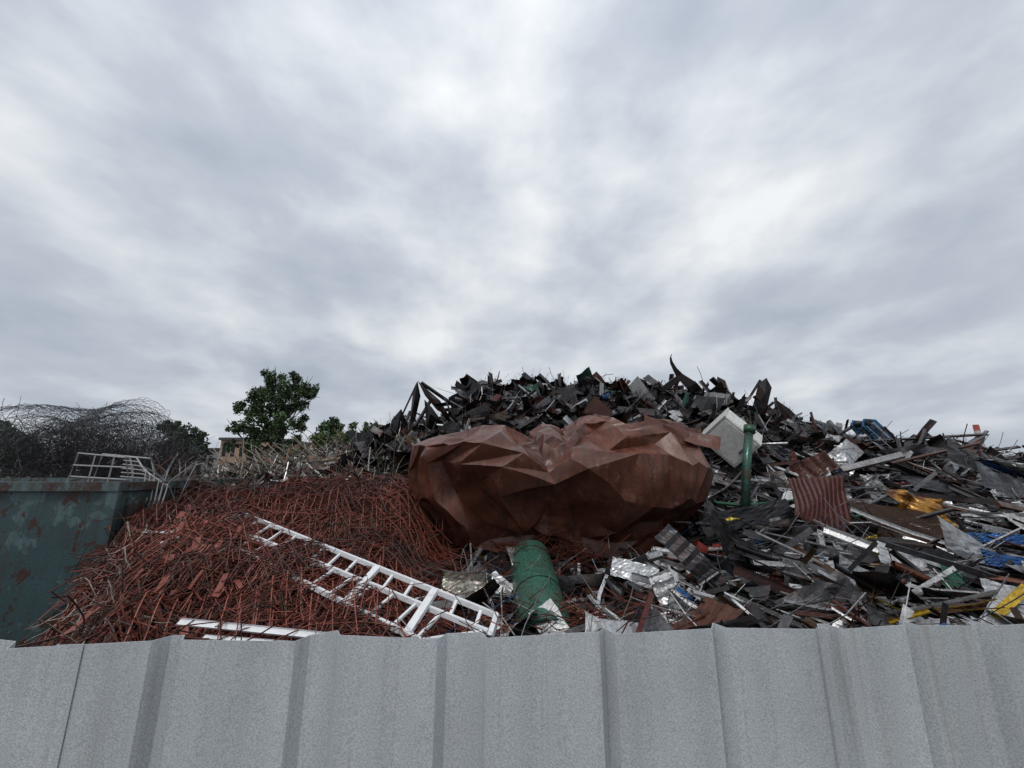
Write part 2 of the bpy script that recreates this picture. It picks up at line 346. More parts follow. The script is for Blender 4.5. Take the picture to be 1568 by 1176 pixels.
for (c,d,roll,w,h,col,corr) in [
  ((5.35,6.3,2.58),(.75,.1,.5),1.2,.55,.30,(.42,.43,.44,.3),0),
  ((7.1,5.6,2.05),(.95,0,-.15),1.0,1.5,.35,(.05,.055,.065,.2),0),
  ((7.4,6.3,2.3),(.95,0,-.12),.9,1.6,.28,(.12,.13,.14,.3),0),
  ((8.2,6.6,2.35),(.95,0,-.1),1.0,1.5,.3,(.42,.43,.44,.2),0),
  ((6.2,5.6,2.1),(.9,-.1,-.25),1.0,1.1,.3,(.03,.032,.036,.2),0),
  ((6.3,4.9,1.75),(.95,0,-.1),1.0,1.2,.25,(.45,.46,.46,.2),0),
  ((3.9,3.7,1.40),(.8,-.2,-.35),1.0,1.1,.22,(.6,.6,.6,.15),0),
  ((1.35,3.6,1.28),(.3,-.3,-.9),1.1,.42,.20,(.68,.68,.67,.1),.01),
  ((1.15,3.9,1.42),(.8,-.1,-.3),1.1,.40,.20,(.62,.63,.64,.1),0),
  ((2.2,4.2,1.52),(.8,.2,-.5),1.0,1.2,.30,(.02,.02,.022,.1),0),
  ((1.8,4.0,1.42),(.55,-.2,-.7),1.1,.9,.22,(.04,.04,.045,.3),.008),
  ((2.8,4.8,1.80),(.95,.1,.15),1.2,1.0,.22,(.025,.026,.03,.1),0),
  ((4.6,4.0,1.5),(.9,-.1,-.3),1.1,1.2,.3,(.42,.43,.44,.3),0),
  ((3.1,3.6,1.36),(.8,0,-.4),1.0,.7,.22,(.35,.36,.37,.3),0),
  ((5.0,3.7,1.35),(.95,-.1,-.2),1.2,.9,.2,(.6,.6,.58,.2),.01),
  ((4.2,3.4,1.27),(.9,-.1,-.25),1.15,.8,.2,(.72,.73,.74,.1),0),
  ((-.45,3.9,1.30),(.9,0,-.1),1.2,.4,.2,(.45,.43,.36,.3),0),
  ((3.05,6.1,2.25),(.3,0,.9),1.1,.4,.2,(.3,.3,.31,.3),0),
  ((4.6,6.0,2.40),(.9,0,.3),1.1,.6,.30,(.09,.035,.025,.5),.012),
  ((-.35,8.6,3.95),(.9,0,.3),1.1,.5,.3,(.03,.045,.12,.1),0),
  ((.15,7.6,3.38),(.8,0,-.5),1.2,.5,.25,(.62,.66,.68,.1),0),
  ((4.5,3.8,1.52),(.9,-.1,-.1),1.2,.5,.14,(.02,.1,.3,.1),0),
  ((5.0,4.2,1.66),(.9,-.1,-.1),1.2,.45,.10,(.02,.1,.3,.1),0),
  ((1.5,3.6,1.26),(.6,0,-.7),1.2,.25,.10,(.02,.12,.35,.1),0),
  ((3.75,4.3,1.62),(.9,0,.3),1.1,.20,.07,(.5,.36,.03,.5),0),
  ((3.65,4.1,1.5),(.7,0,.6),1.1,.12,.08,(.5,.36,.03,.5),0),
  ((2.52,4.6,1.82),(.9,0,.25),.6,.18,.05,(.55,.42,.05,.3),0),
  ((5.9,4.6,1.75),(.9,0,.3),.6,.5,.25,(.6,.6,.58,.1),0),
  ((4.75,3.3,1.28),(.95,0,0),1.3,.35,.14,(.25,.42,.05,.1),0)]:
    bigsheet(c,d,roll,w,h,col,.35,corr)
for i in range(90):
    x=U(1.8,5.8); y=U(3.2,5.2); l=U(.5,1.7); a=random.gauss(-.45,.25); x2=x+l*math.cos(a); y2=y+l*math.sin(a)*.8
    V,F=bar((x,y,H(x,y)+U(.08,.22)),(x2,y2,H(x2,y2)+U(.03,.12)),U(.012,.04),U(.008,.025),R()); g=random.choice([.05,.12,.3,.6,.75]); mb.add(V,F,(g,g,g,.35))
mb.obj("placed_pieces",M_scrap,heap)

# ================================================================== red rebar heap
red=empty("rusty_rebar_pile"); mb=MB()
def redcol():
    r=R()
    if r<.22: g=U(.02,.09); return (g*1.2,g*.8,g*.65,.4)
    k=U(.35,1.5); return (.25*k,.065*k,.041*k,U(.1,.8))
cA=lambda x,y: isred(x,y) and x>-.97*y-.1
for i in range(1100):
    x,y=pick((-5.2,-.4),(2.3,6.1),cA); rod(mb,x,y,redcol(),L=(.35,1.4),r=(.0025,.005),tilt=.18,curl=.7,off=.14,drape=.5)
for i in range(1050):
    x,y=pick((-5.0,-.5),(2.3,6.0),cA); kinked(mb,x,y,redcol(),off=.18)
for i in range(100):
    x,y=pick((-4.6,-.7),(2.5,5.9),cA); a=U(0,math.pi); l=U(.5,1.3); cv=random.gauss(0,.9); n=random.randint(5,11); gap=U(.02,.06)
    o=U(.04,.16); kk=redcol(); px,py=-math.sin(a),math.cos(a)
    for j in range(n):
        qx=x+px*gap*(j-n/2); qy=y+py*gap*(j-n/2); aa=a+random.gauss(0,.06); P=[]; qx-=math.cos(a)*l/2; qy-=math.sin(a)*l/2; oj=o+random.gauss(0,.012)
        for s_ in range(8):
            P.append((qx,qy,H(qx,qy)+oj+.05*math.sin(s_*.45))); qx+=math.cos(aa)*l/7; qy+=math.sin(aa)*l/7; aa+=cv/7
        V,F=tube(P,U(.003,.005),3); mb.add(V,F,tuple(c*U(.8,1.2) for c in kk[:3])+(kk[3],))
for i in range(150):    # bent pieces of welded reinforcing mesh
    x,y=pick((-4.4,-.9),(2.7,5.7),cA); a=U(0,math.pi); nx_,ny_=random.randint(3,8),random.randint(3,6); g_=U(.08,.15); o=U(.12,.26); kk=redcol(); ca,sa=math.cos(a),math.sin(a); wv=U(0,6)
    def gp_(i_,j_):
        u=(i_-nx_/2)*g_; v=(j_-ny_/2)*g_; X=x+u*ca-v*sa; Y=y+u*sa+v*ca; return (X,Y,H(X,Y)+o+.03*math.sin(u*9+wv))
    for i_ in range(nx_+1): V,F=tube([gp_(i_,j_) for j_ in np.linspace(-.4,ny_+.4,7)],.0045,3); mb.add(V,F,kk)
    for j_ in range(ny_+1): V,F=tube([gp_(i_,j_) for i_ in np.linspace(-.4,nx_+.4,7)],.0045,3); mb.add(V,F,kk)
for i in range(380):
    x,y=pick((-4.6,-.7),(2.5,5.9),cA); n=Hn(x,y); d,_=rdir(x,y,None,.35); w_,h_=U(.12,.5),U(.08,.3)
    P=[(-w_/2,-h_/2,0),(0,-h_/2,U(-.03,.05)),(w_/2,-h_/2,0),(w_/2,0,U(-.02,.05)),(w_/2,h_/2,U(0,.06)),(0,h_/2,U(-.03,.05)),(-w_/2,h_/2,0),(-w_/2,0,0),(-w_/2+.01,-h_/2+.01,.01)]
    P=xf(P,frame(d,U(-.8,.8)),Vector((x,y,H(x,y)))+n*U(.05,.18)); V,F=tube([tuple(p) for p in P],U(.003,.005),4); mb.add(V,F,redcol())
for i in range(300):
    x=U(-2.2,-.8); y=U(4.0,5.7); p=Vector((x,y,H(x,y)+U(.02,.22))); l=U(.4,1.0); d=Vector((.35+U(-.3,.3),-.45+U(-.2,.2),-.65+U(-.2,.25))).normalized(); P=[]
    ph=Vector((U(-.3,.3),U(-.3,.3),-.4))
    for k in range(7): P.append(p.copy()); p=p+d*l/6; d=(d+ph/6).normalized()
    V,F=tube(P,U(.003,.005),3); mb.add(V,F,redcol())
for i in range(420):
    t=R(); x=-3.9+1.5*t+random.gauss(0,.28); y=4.5-1.5*t+random.gauss(0,.22); p=Vector((x,y,H(x,y)+U(.02,.16))); l=U(.3,.9); a=U(-.9,.9)+(0 if R()<.6 else 1.4)
    d=Vector((math.sin(a)*.8,-.5,-.35+U(-.3,.3))).normalized(); p=p-d*l/2; ph=Vector((random.gauss(0,.6),random.gauss(0,.5),random.gauss(0,.5))); P=[]
    for k in range(7): P.append(p.copy()); p=p+d*l/6; d=(d+ph/6).normalized()
    V,F=tube(P,U(.0035,.007),4); mb.add(V,F,redcol() if R()<.82 else random.choice([(.12,.06,.04,.5),(.34,.29,.23,.2)]))
for i in range(75):
    t=R(); x=-3.75+1.3*t+random.gauss(0,.28); y=4.8-1.7*t+random.gauss(0,.15)
    n=Hn(x,y); V,F=sheet(U(.10,.2),U(.035,.06),3,1,.25,1); d=Vector((U(-.6,.6),-.5,-.55+U(-.3,.3)))
    mb.add(xf(V,frame(d,U(-.5,.5)),Vector((x,y,H(x,y)))+n*U(.10,.24)),F,(.28,.068,.045,.15))
for i in range(110):
    x,y=pick((-4.6,-.6),(2.5,5.8),cA); n=Hn(x,y); V,F=sheet(U(.08,.3),U(.02,.045),4,1,.3,1); d,_=rdir(x,y,None,.3)
    mb.add(xf(V,frame(d,U(-.5,.5)),Vector((x,y,H(x,y)))+n*U(.02,.1)),F,(.18,.045,.03,.5))
mb.obj("red_rods",M_rods,red)
mb=MB()
for i in range(180):
    t=R(); x=-4.25+1.5*t+random.gauss(0,.10); y=4.6-1.6*t+random.gauss(0,.12); rod(mb,x,y,random.choice([(.4,.35,.29,.3),(.16,.1,.07,.5),(.3,.27,.24,.3),(.05,.035,.03,.3)]),L=(.2,.7),r=(.003,.006),tilt=.3,curl=1.4,off=.15,segs=8)
for i in range(26):
    x=U(-4.7,-4.2);y=U(4.8,5.6); p=Vector((x,y,H(x,y)+.1)); d=Vector((U(-.3,.3),U(-.2,.2),1)); P=[]; ph=Vector((U(-1,1.6),U(-.4,.4),-U(.6,1.6)))
    for k in range(9): P.append(p.copy()); p=p+d*.09; d=(d+ph/7).normalized()
    V,F=tube(P,U(.004,.008),4); mb.add(V,F,random.choice([(.3,.3,.3,.3),(.12,.08,.06,.4)]))
for i in range(260):
    x,y=pick((-3.2,1.5),(2.4,3.1),lambda x,y:True); rod(mb,x,y,random.choice([(.12,.03,.02,.4),(.2,.05,.03,.4),(.1,.08,.06,.4)]),L=(.4,1.3),r=(.003,.006),tilt=.1,bias=0,curl=.5,off=.10)
mb.obj("pale_tangle",M_rods,red)
wt=MB()
for (cx,cy,cz,sx,sz,n) in [(.45,4.35,1.50,.45,.08,70),(.70,3.3,1.22,.55,.05,130)]:
    for i in range(n):
        p=Vector((cx+random.gauss(0,sx*.6),cy+random.gauss(0,.12),cz+random.gauss(0,sz))); d=Vector((1 if R()<.5 else -1,U(-.3,.3),U(-.5,.4))).normalized(); P=[]; ph=Vector((random.gauss(0,.6),random.gauss(0,.4),random.gauss(0,.7)))
        l=U(.2,.6); p-=d*l/2
        for k in range(7): P.append(p.copy()); p=p+d*l/6; d=(d+ph/6).normalized()
        V,F=tube(P,U(.002,.0045),3); wt.add(V,F,redcol())
wt.obj("red_wire_tangle",M_rods,red)

# ================================================================== white ladder
lad=empty("ladder"); mb=MB(); W=(.84,.85,.86,.12)
up=.085
A0,A1=(-3.05,4.58,1.78+up),(-.11,3.10,1.23+up)
B0,B1=(-3.17,4.43,1.69+up),(-.17,3.00,1.16+up)
C0,C1=(-3.24,4.28,1.63+up),(-.62,2.93,1.13+up)
for a,b in ((A0,A1),(B0,B1),(C0,C1)):
    V,F=bar(a,b,.028,.036); mb.add(V,F,W)
for i in range(15):
    t=.03+i*.93/14; V,F=bar(lerp(A0,A1,t),lerp(B0,B1,t+.01),.024,.018); mb.add(V,F,W)
for i in range(13):
    t=.05+i*.9/13; V,F=bar(lerp(B0,B1,t),lerp(C0,C1,t*1.12),.024,.018); mb.add(V,F,W)
for ta in (.64,.83):
    a=lerp(A0,A1,ta); V,F=bar(Vector(a)+Vector((0,0,.01)),Vector(lerp(C0,C1,min(1,ta*1.12+.03)))+Vector((0,0,.012)),.06,.03); mb.add(V,F,W)
V,F=bar(A1,(-.15,2.96,1.14+up),.035,.05); mb.add(V,F,W)
V,F=bar(B1,C1,.03,.03); mb.add(V,F,W)
V,F=bar(A0,C0,.03,.03); mb.add(V,F,W)
V,F=bar(A0,(-3.42,4.0,1.64),.04,.04); mb.add(V,F,W)
mb.obj("ladder_rails_and_rungs",M_white,lad)
brk=empty("white_metal_rail"); mb=MB()
for a,b,w in (((-2.36,3.02,1.30),(-1.2,2.92,1.24),.024),((-2.1,2.93,1.24),(-1.0,2.85,1.20),.014),((-4.0,4.35,1.70),(-3.5,4.2,1.72),.02)):
    V,F=strip([(-w,w*.6),(-w,0),(w,0),(w,w*.6)],False,(Vector(b)-Vector(a)).length,4); mb.add(xf(V,frame(Vector(b)-Vector(a),.6),(Vector(a)+Vector(b))/2),F,W)
mb.obj("rail_channel",M_white,brk)

# ================================================================== crushed brown tank
# an over-long sheet-steel skin is relaxed onto a smaller body, so it buckles into real folds
outl=[(-1.43,2.12),(-1.39,2.58),(-.79,2.83),(-.04,2.90),(.13,2.82),(.72,2.95),(1.68,3.00),(2.43,2.93),(2.62,2.53),(2.48,1.90),(2.26,1.47),(1.91,1.14),(1.55,1.03),(.85,1.12),(.41,1.2),(-.21,1.18),(-.75,1.27),(-1.16,1.64)]
cx,cz=.6,2.05
ang=np.array([math.atan2(z-cz,x-cx) for x,z in outl]); rad=np.array([math.hypot(z-cz,x-cx) for x,z in outl])
o_=np.argsort(ang); ang=ang[o_]; rad=rad[o_]
rs=np.random.default_rng(52)
def body(D):
    D=D/np.linalg.norm(D,axis=1)[:,None]; tt=np.arctan2(D[:,2],D[:,0]); C=-D[:,1]; s=np.sqrt(np.maximum(0,1-C**2))
    Rr=np.interp(tt,np.r_[ang[-1]-2*math.pi,ang,ang[0]+2*math.pi],np.r_[rad[-1],rad,rad[0]])
    S=s**.62; C2=np.sign(C)*np.abs(C)**.8
    X=cx+Rr*S*np.cos(tt)*.95; Z=cz-.01+Rr*S*np.sin(tt)*.95; Y=5.62-.90*C2; m_=np.clip(C*3,0,1)
    Y=Y-m_*.30*np.clip(1-np.abs(Z-(2.44-.16*(X-.5)))/.5,0,1)+m_*.40*np.clip((2.15-Z)/1.0,0,1)
    return np.stack([X,Y,Z],1)
def topo(F):
    e=np.vstack([F[:,[0,1]],F[:,[1,2]],F[:,[2,0]]]); opp=np.r_[F[:,2],F[:,0],F[:,1]]
    es=np.sort(e,1); key=es[:,0]*10000000+es[:,1]; o=np.argsort(key,kind='stable'); es=es[o]; op=opp[o]
    return es[0::2],np.stack([op[0::2],op[1::2]],1)
def relax(x,target,F,excess,it,ka,kb):
    E,Bd=topo(F); n=len(x)
    rE=np.linalg.norm(target[E[:,0]]-target[E[:,1]],axis=1)*(1+excess[E].mean(1)); rB=np.linalg.norm(target[Bd[:,0]]-target[Bd[:,1]],axis=1)*(1+excess[Bd].mean(1))
    sets=[(E,rE,1.0,np.bincount(E.ravel(),minlength=n)),(Bd,rB,kb,np.bincount(Bd.ravel(),minlength=n))]
    for k in range(it):
        for S_,L,kk,deg in sets:
            d=x[S_[:,1]]-x[S_[:,0]]; l=np.linalg.norm(d,axis=1)+1e-9; c=(kk*.5*(l-L)/l)[:,None]*d; dg=np.maximum(deg,1)
            for ax in range(3):
                x[:,ax]+=1.6*(np.bincount(S_[:,0],c[:,ax],n)-np.bincount(S_[:,1],c[:,ax],n))/dg
        x+=ka*(target-x)
    return x
def split(P,D,F):
    E,_=topo(F); n=len(P); key={}
    for i,(a,b_) in enumerate(E.tolist()): key[(a,b_)]=n+i
    P=np.vstack([P,(P[E[:,0]]+P[E[:,1]])/2]); D=np.vstack([D,(D[E[:,0]]+D[E[:,1]])/2]); F2=[]
    for a,b_,c in F.tolist():
        ab=key[(min(a,b_),max(a,b_))]; bc=key[(min(b_,c),max(b_,c))]; ca=key[(min(a,c),max(a,c))]
        F2+=[(a,ab,ca),(ab,b_,bc),(ca,bc,c),(ab,bc,ca)]
    return P,D,np.array(F2)
bm=bmesh.new(); bmesh.ops.create_icosphere(bm,subdivisions=4,radius=1)
D=np.array([v.co[:] for v in bm.verts])+rs.normal(size=(len(bm.verts),3))*.014; F=np.array([[v.index for v in f.verts] for f in bm.faces]); bm.free()
def mask(P,f,s):
    return np.array([max(0,min(1,.55+1.4*noise.noise(Vector((p[0]*f+s,p[1]*f,p[2]*f))))) for p in P])
T=body(D); P=T+rs.normal(size=T.shape)*.045
P=relax(P,T,F,.08+.13*mask(T,1.1,3),170,.028,.55)
P,D,F=split(P,D,F); T=P*.8+body(D)*.2; P=P+rs.normal(size=P.shape)*.016
P=relax(P,T,F,.04+.07*mask(T,1.7,9),80,.035,.6)
P,D,F=split(P,D,F); T=P.copy(); P=P+rs.normal(size=P.shape)*.006
P=relax(P,T,F,.018+.035*mask(T,2.5,15),35,.05,.65)
for x0,sl in ((-.62,.12),(1.25,-.1),(1.95,.15)):      # rolled weld seams
    e=np.clip(1-np.abs(P[:,0]-x0-sl*(P[:,2]-2))/.03,0,1)*.022; nn_=(P-np.array([cx,5.6,cz]))/np.array([1.9,1.0,.9]); nn_/=np.linalg.norm(nn_,axis=1)[:,None]; P=P+nn_*e[:,None]
tank=empty("crushed_metal_tank")
m,nt,b=mat("brown_primer_tank"); co=objco(nt)
n1=noise_n(nt,1.6,6,.65,co); n2=noise_n(nt,7,8,.7,co); n3=noise_n(nt,60,3,.6,co); n4=noise_n(nt,1,6,.7,mapped(nt,co,(9,5,1.6)))
c=ramp(nt,n1.outputs[0],[(.30,(.070,.024,.015)),(.5,(.130,.042,.024)),(.68,(.20,.068,.038))]).outputs[0]
c=mix(nt,ramp(nt,n4.outputs[0],[(.48,0.0),(.64,.7)]).outputs[0],c,(.042,.018,.013))
r2=ramp(nt,n2.outputs[0],[(.57,0.0),(.70,.65)]); c=mix(nt,r2.outputs[0],c,(.27,.145,.105))
r3=ramp(nt,n2.outputs[0],[(.30,.8),(.42,0.0)]); c=mix(nt,r3.outputs[0],c,(.028,.013,.010))
r4=ramp(nt,n3.outputs[0],[(.35,.65),(.6,1.0)]); c=mix(nt,1.0,c,r4.outputs[0],'MULTIPLY')
nt.links.new(c,b.inputs['Base Color']); rr=ramp(nt,n2.outputs[0],[(.3,.28),(.7,.52)]); nt.links.new(rr.outputs[0],b.inputs['Roughness'])
bump(nt,b,n2.outputs[0],.2,.010)
me=bpy.data.meshes.new("crumpled_shell"); me.from_pydata(P.tolist(),[],F.tolist()); me.materials.append(m)
me.polygons.foreach_set('use_smooth',[True]*len(me.polygons)); me.update()
try: me.set_sharp_from_angle(angle=math.radians(34))
except Exception: pass
o=bpy.data.objects.new("crumpled_shell",me); scene.collection.objects.link(o); o.parent=tank
mb=MB()
for (c,d,roll,w,h) in [((2.10,5.1,2.78),(.95,0,-.1),.9,.8,.26),((2.44,5.0,2.70),(.85,-.2,-.3),.7,.42,.20)]:
    V,F=sheet(w,h,26,16,.4,4); mb.add(xf(V,frame(d,roll),c),F,(.1,.1,.1))
mb.obj("torn_flaps",m,tank)

# ================================================================== green pipe, cabinet, etc.
gp=empty("green_steel_pipe"); mb=MB()
def pipe(mb,p,q,r,col,sides=40):
    p=Vector(p);q=Vector(q);P=[p.lerp(q,t/10) for t in range(11)]
    V,F=tube(P,r,sides); mb.add(V,F,col)
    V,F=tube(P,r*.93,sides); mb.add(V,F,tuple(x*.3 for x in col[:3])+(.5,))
    for e,s_ in ((p,-1),(q,1)):
        d=(q-p).normalized(); fr=frame(d); V=[]
        for i in range(sides):
            a=2*math.pi*i/sides
            for rr_ in (r,r*.93): V.append((0,math.cos(a)*rr_,math.sin(a)*rr_))
        F=[(2*i,2*i+1,(2*i+3)%(2*sides),(2*i+2)%(2*sides)) for i in range(sides)]
        mb.add(xf(V,fr,e+d*.001*s_),F,col)
pa,pb=Vector((.20,4.6,1.38)),Vector((.28,3.35,1.02)); gc=(.050,.14,.10,.6)
pipe(mb,pa,pb,.225,gc)
for t in (.08,.52):
    V,F=tube([pa.lerp(pb,t),pa.lerp(pb,t+.035)],.233,40); mb.add(V,F,gc)
mb.obj("pipe_shell",attr_mat("green_paint",.28,0,rust=(.06,.055,.04),dirt=.5,nscale=5),gp,smooth=True)
gs=empty("green_steel_post"); mb=MB()
V,F=tube([(3.02,5.25,1.70),(3.19,5.35,2.4),(3.36,5.45,2.93)],.055,20,True); mb.add(V,F,(.05,.13,.10,.7))
V,F=tube([(3.345,5.44,2.86),(3.375,5.46,2.96)],.075,20,True); mb.add(V,F,(.05,.15,.1,.4))
mb.obj("post_shell",M_scrap,gs,smooth=True)
wb=empty("discarded_white_cabinet"); mb=MB()
fr=frame((.5,-.12,-.52),.55)*1.18; c0=Vector((3.40,6.0,2.84))
def bx(a,b_,col):
    V,F=box(a,b_); mb.add(xf(V,fr,c0),F,col)
bx((-.26,-.2,-.22),(.26,.2,.22),(.62,.62,.58,.3)); bx((-.23,-.208,-.19),(.23,-.199,.19),(.68,.68,.64,.3)); bx((-.23,-.17,.219),(.23,.17,.226),(.66,.66,.62,.3))
bx((.15,-.222,-.03),(.18,-.205,.08),(.1,.1,.1,.1)); bx((-.275,-.21,-.23),(-.258,.21,.23),(.5,.5,.47,.2))
o=mb.obj("cabinet_body",M_white,wb); bv=o.modifiers.new("b",'BEVEL'); bv.width=.008; bv.segments=2
yp=empty("yellow_metal_plate"); mb=MB()
V=[];F=[];c4=[(4.75,5.02,2.10),(5.32,4.92,2.02),(5.25,4.82,1.70),(4.75,4.87,1.82)]
nn=10
for i in range(nn+1):
    for j in range(nn+1):
        s_,t=i/nn,j/nn; a=np.array(lerp(c4[0],c4[1],s_)); b_=np.array(lerp(c4[3],c4[2],s_)); p=a*(1-t)+b_*t
        p[1]+=.10*tri(s_*1.6+t*.9)-.05*tri(t*2.1-s_); p[2]+=.03*math.sin(6*s_); V.append(p)
for i in range(nn):
    for j in range(nn): a=i*(nn+1)+j; F.append((a,a+1,a+nn+2,a+nn+1))
mb.add(V,F,(.42,.20,.03,1.0)); mb.obj("bent_plate",M_scrap,yp)
rc=empty("red_corrugated_sheet"); mb=MB(); V=[];F=[]; c4=[(3.58,5.2,2.24),(4.27,5.1,2.28),(3.88,4.7,1.56),(3.24,4.75,1.84)]
nx_,ny_=88,14
for i in range(nx_+1):
    for j in range(ny_+1):
        s_,t=i/nx_,j/ny_; a=np.array(lerp(c4[0],c4[1],s_)); b_=np.array(lerp(c4[3],c4[2],s_)); p=a*(1-t)+b_*t
        w_=max(-1,min(1,1.7*math.sin(s_*2*math.pi*11))); p+=np.array((0,-.012,.009))*w_; p[1]-=.12*math.sin(t*2.6)*(1-s_)+.05*tri(s_*1.3+t); V.append(p)
for i in range(nx_):
    for j in range(ny_): a=i*(ny_+1)+j; F.append((a,a+1,a+ny_+2,a+ny_+1))
mb.add(V,F,(.15,.062,.055,.7)); mb.obj("corrugated_panel",M_scrap,rc)
gr=empty("rusty_wire_grating"); mb=MB(); c4=[(4.15,5.0,1.98),(5.0,4.9,1.86),(4.95,4.3,1.56),(4.05,4.4,1.56)]
for i in range(46):
    t=i/45; m0=lerp(lerp(c4[0],c4[1],t),lerp(c4[3],c4[2],t),.5); V,F=tube([lerp(c4[0],c4[1],t),(m0[0],m0[1],m0[2]+.05),lerp(c4[3],c4[2],t)],.004,3); mb.add(V,F,(.10,.05,.025,.6))
for i in range(26):
    t=i/25; zz=.05*(1-abs(2*t-1)); a=lerp(c4[0],c4[3],t); b_=lerp(c4[1],c4[2],t); V,F=tube([(a[0],a[1],a[2]+zz),(b_[0],b_[1],b_[2]+zz)],.004,3); mb.add(V,F,(.10,.05,.025,.6))
mb.obj("grating_bars",M_rods,gr)
g=empty("blue_scrap_grapple"); mb=MB(); bl=(.03,.14,.27,.3); DZ=.06
def poly_ext(pts,y0,y1,col):
    n=len(pts); V=[(x,y0,z+DZ) for x,z in pts]+[(x,y1,z+DZ) for x,z in pts]
    F=[tuple(range(n))[::-1],tuple(range(n,2*n))]+[(i,(i+1)%n,n+(i+1)%n,n+i) for i in range(n)]; mb.add(V,F,col)
GP=[(8.18,3.28),(8.25,3.46),(8.5,3.44),(8.62,3.30),(8.85,3.10),(8.80,2.75),(8.5,2.72),(8.38,3.0)]
poly_ext(GP,8.95,9.0,bl); poly_ext(GP,9.25,9.3,bl)
for a,b_,r in (((8.3,8.9,3.42),(8.3,9.35,3.42),.07),((8.55,8.9,3.26),(8.55,9.35,3.26),.06),((8.7,8.9,3.0),(8.7,9.35,3.0),.05)):
    V,F=tube([a,b_],r,16,True); mb.add(V,F,(.03,.03,.035,.3))
V,F=tube([(8.32,8.86,3.40),(8.70,8.86,2.95)],.035,14,True); mb.add(V,F,(.4,.42,.45,.1))
V,F=tube([(8.32,9.12,3.36),(8.62,9.12,2.9)],.06,14,True); mb.add(V,F,(.4,.42,.45,.1))
V,F=tube([(8.2,9.12,3.25),(8.25,9.12,2.5)],.07,14,True); mb.add(V,F,bl)
for k in range(3):
    P=[(8.45+.1*k,9.0+.1*k,2.95),(8.25+.2*k,8.95,2.8),(8.15+.22*k,8.9,2.55),(8.3+.18*k,8.9,2.3)]; V,F=tube(P,[.08,.09,.07,.02],6,True); mb.add(V,F,bl)
mb.obj("grapple_head",M_scrap,g)

# ================================================================== container
ct=empty("scrap_container"); mb=MB()
x0,x1,y0,y1,zt=-9.5,-4.38,4.45,6.6,2.22
def B(a,b_,col):
    V,F=box(a,b_); mb.add(V,F,col)
wc=(.042,.088,.096,.9)
B((x0,y0,.15),(x1,y0+.006,zt-.1),wc); B((x0,y1-.006,.15),(x1,y1,zt-.1),wc); B((x1-.006,y0+.008,.15),(x1,y1-.008,zt-.1),wc); B((x0,y0+.008,.15),(x0+.006,y1-.008,zt-.1),wc); B((x0+.01,y0+.01,.12),(x1-.01,y1-.01,.148),wc)
rt=(.075,.045,.038,.9)
B((x0-.04,y0-.06,zt-.098),(x1+.04,y0+.05,zt),rt); B((x0-.04,y1-.05,zt-.098),(x1+.04,y1+.06,zt),rt); B((x1-.05,y0+.052,zt-.098),(x1+.05,y1-.052,zt-.002),rt)
B((x1-.09,y0-.045,.15),(x1+.035,y0-.002,zt-.1),wc)
for i in range(4): B((x1-1.85-i*1.1,y0-.045,.15),(x1-1.77-i*1.1,y0-.002,zt-.1),wc)
B((x1+.002,y0+.1,1.75),(x1+.05,y0+.2,2.05),rt)
m,nt,b=mat("flaking_teal_paint"); co=objco(nt); a=N(nt,'ShaderNodeAttribute',attribute_name='Col')
n1=noise_n(nt,4.2,6,.65,co,.3); n2=noise_n(nt,1.1,6,.6,co); n3=noise_n(nt,40,3,.6,co); n4=noise_n(nt,3.8,7,.68,mapped(nt,co,(1,1,1),(3,1,4)),.3)
n5=noise_n(nt,1,4,.6,mapped(nt,co,(12,12,.8)))
sx=N(nt,'ShaderNodeSeparateXYZ'); nt.links.new(co,sx.inputs[0])
c=mix(nt,ramp(nt,n2.outputs[0],[(.35,0.0),(.65,1.0)]).outputs[0],a.outputs['Color'],(.032,.062,.070))
hi=N(nt,'ShaderNodeMapRange'); nt.links.new(sx.outputs[2],hi.inputs[0]); hi.inputs[1].default_value=1.4; hi.inputs[2].default_value=2.1; hi.inputs[3].default_value=0; hi.inputs[4].default_value=.09
ad=N(nt,'ShaderNodeMath',operation='ADD'); nt.links.new(n1.outputs[0],ad.inputs[0]); nt.links.new(hi.outputs[0],ad.inputs[1])
c=mix(nt,ramp(nt,ad.outputs[0],[(.585,0.0),(.62,.75)]).outputs[0],c,(.10,.17,.18))
ad2=N(nt,'ShaderNodeMath',operation='ADD'); nt.links.new(n5.outputs[0],ad2.inputs[0]); nt.links.new(hi.outputs[0],ad2.inputs[1])
c=mix(nt,ramp(nt,ad2.outputs[0],[(.52,0.0),(.70,.6)]).outputs[0],c,(.055,.032,.022))
c=mix(nt,ramp(nt,n4.outputs[0],[(.565,0.0),(.60,1.0)]).outputs[0],c,(.050,.020,.012))
c=mix(nt,1.0,c,ramp(nt,n3.outputs[0],[(.3,.7),(.6,1.0)]).outputs[0],'MULTIPLY')
nt.links.new(c,b.inputs['Base Color']); b.inputs['Roughness'].default_value=.5; bump(nt,b,n1.outputs[0],.3,.02)
mb.obj("container_walls",m,ct)

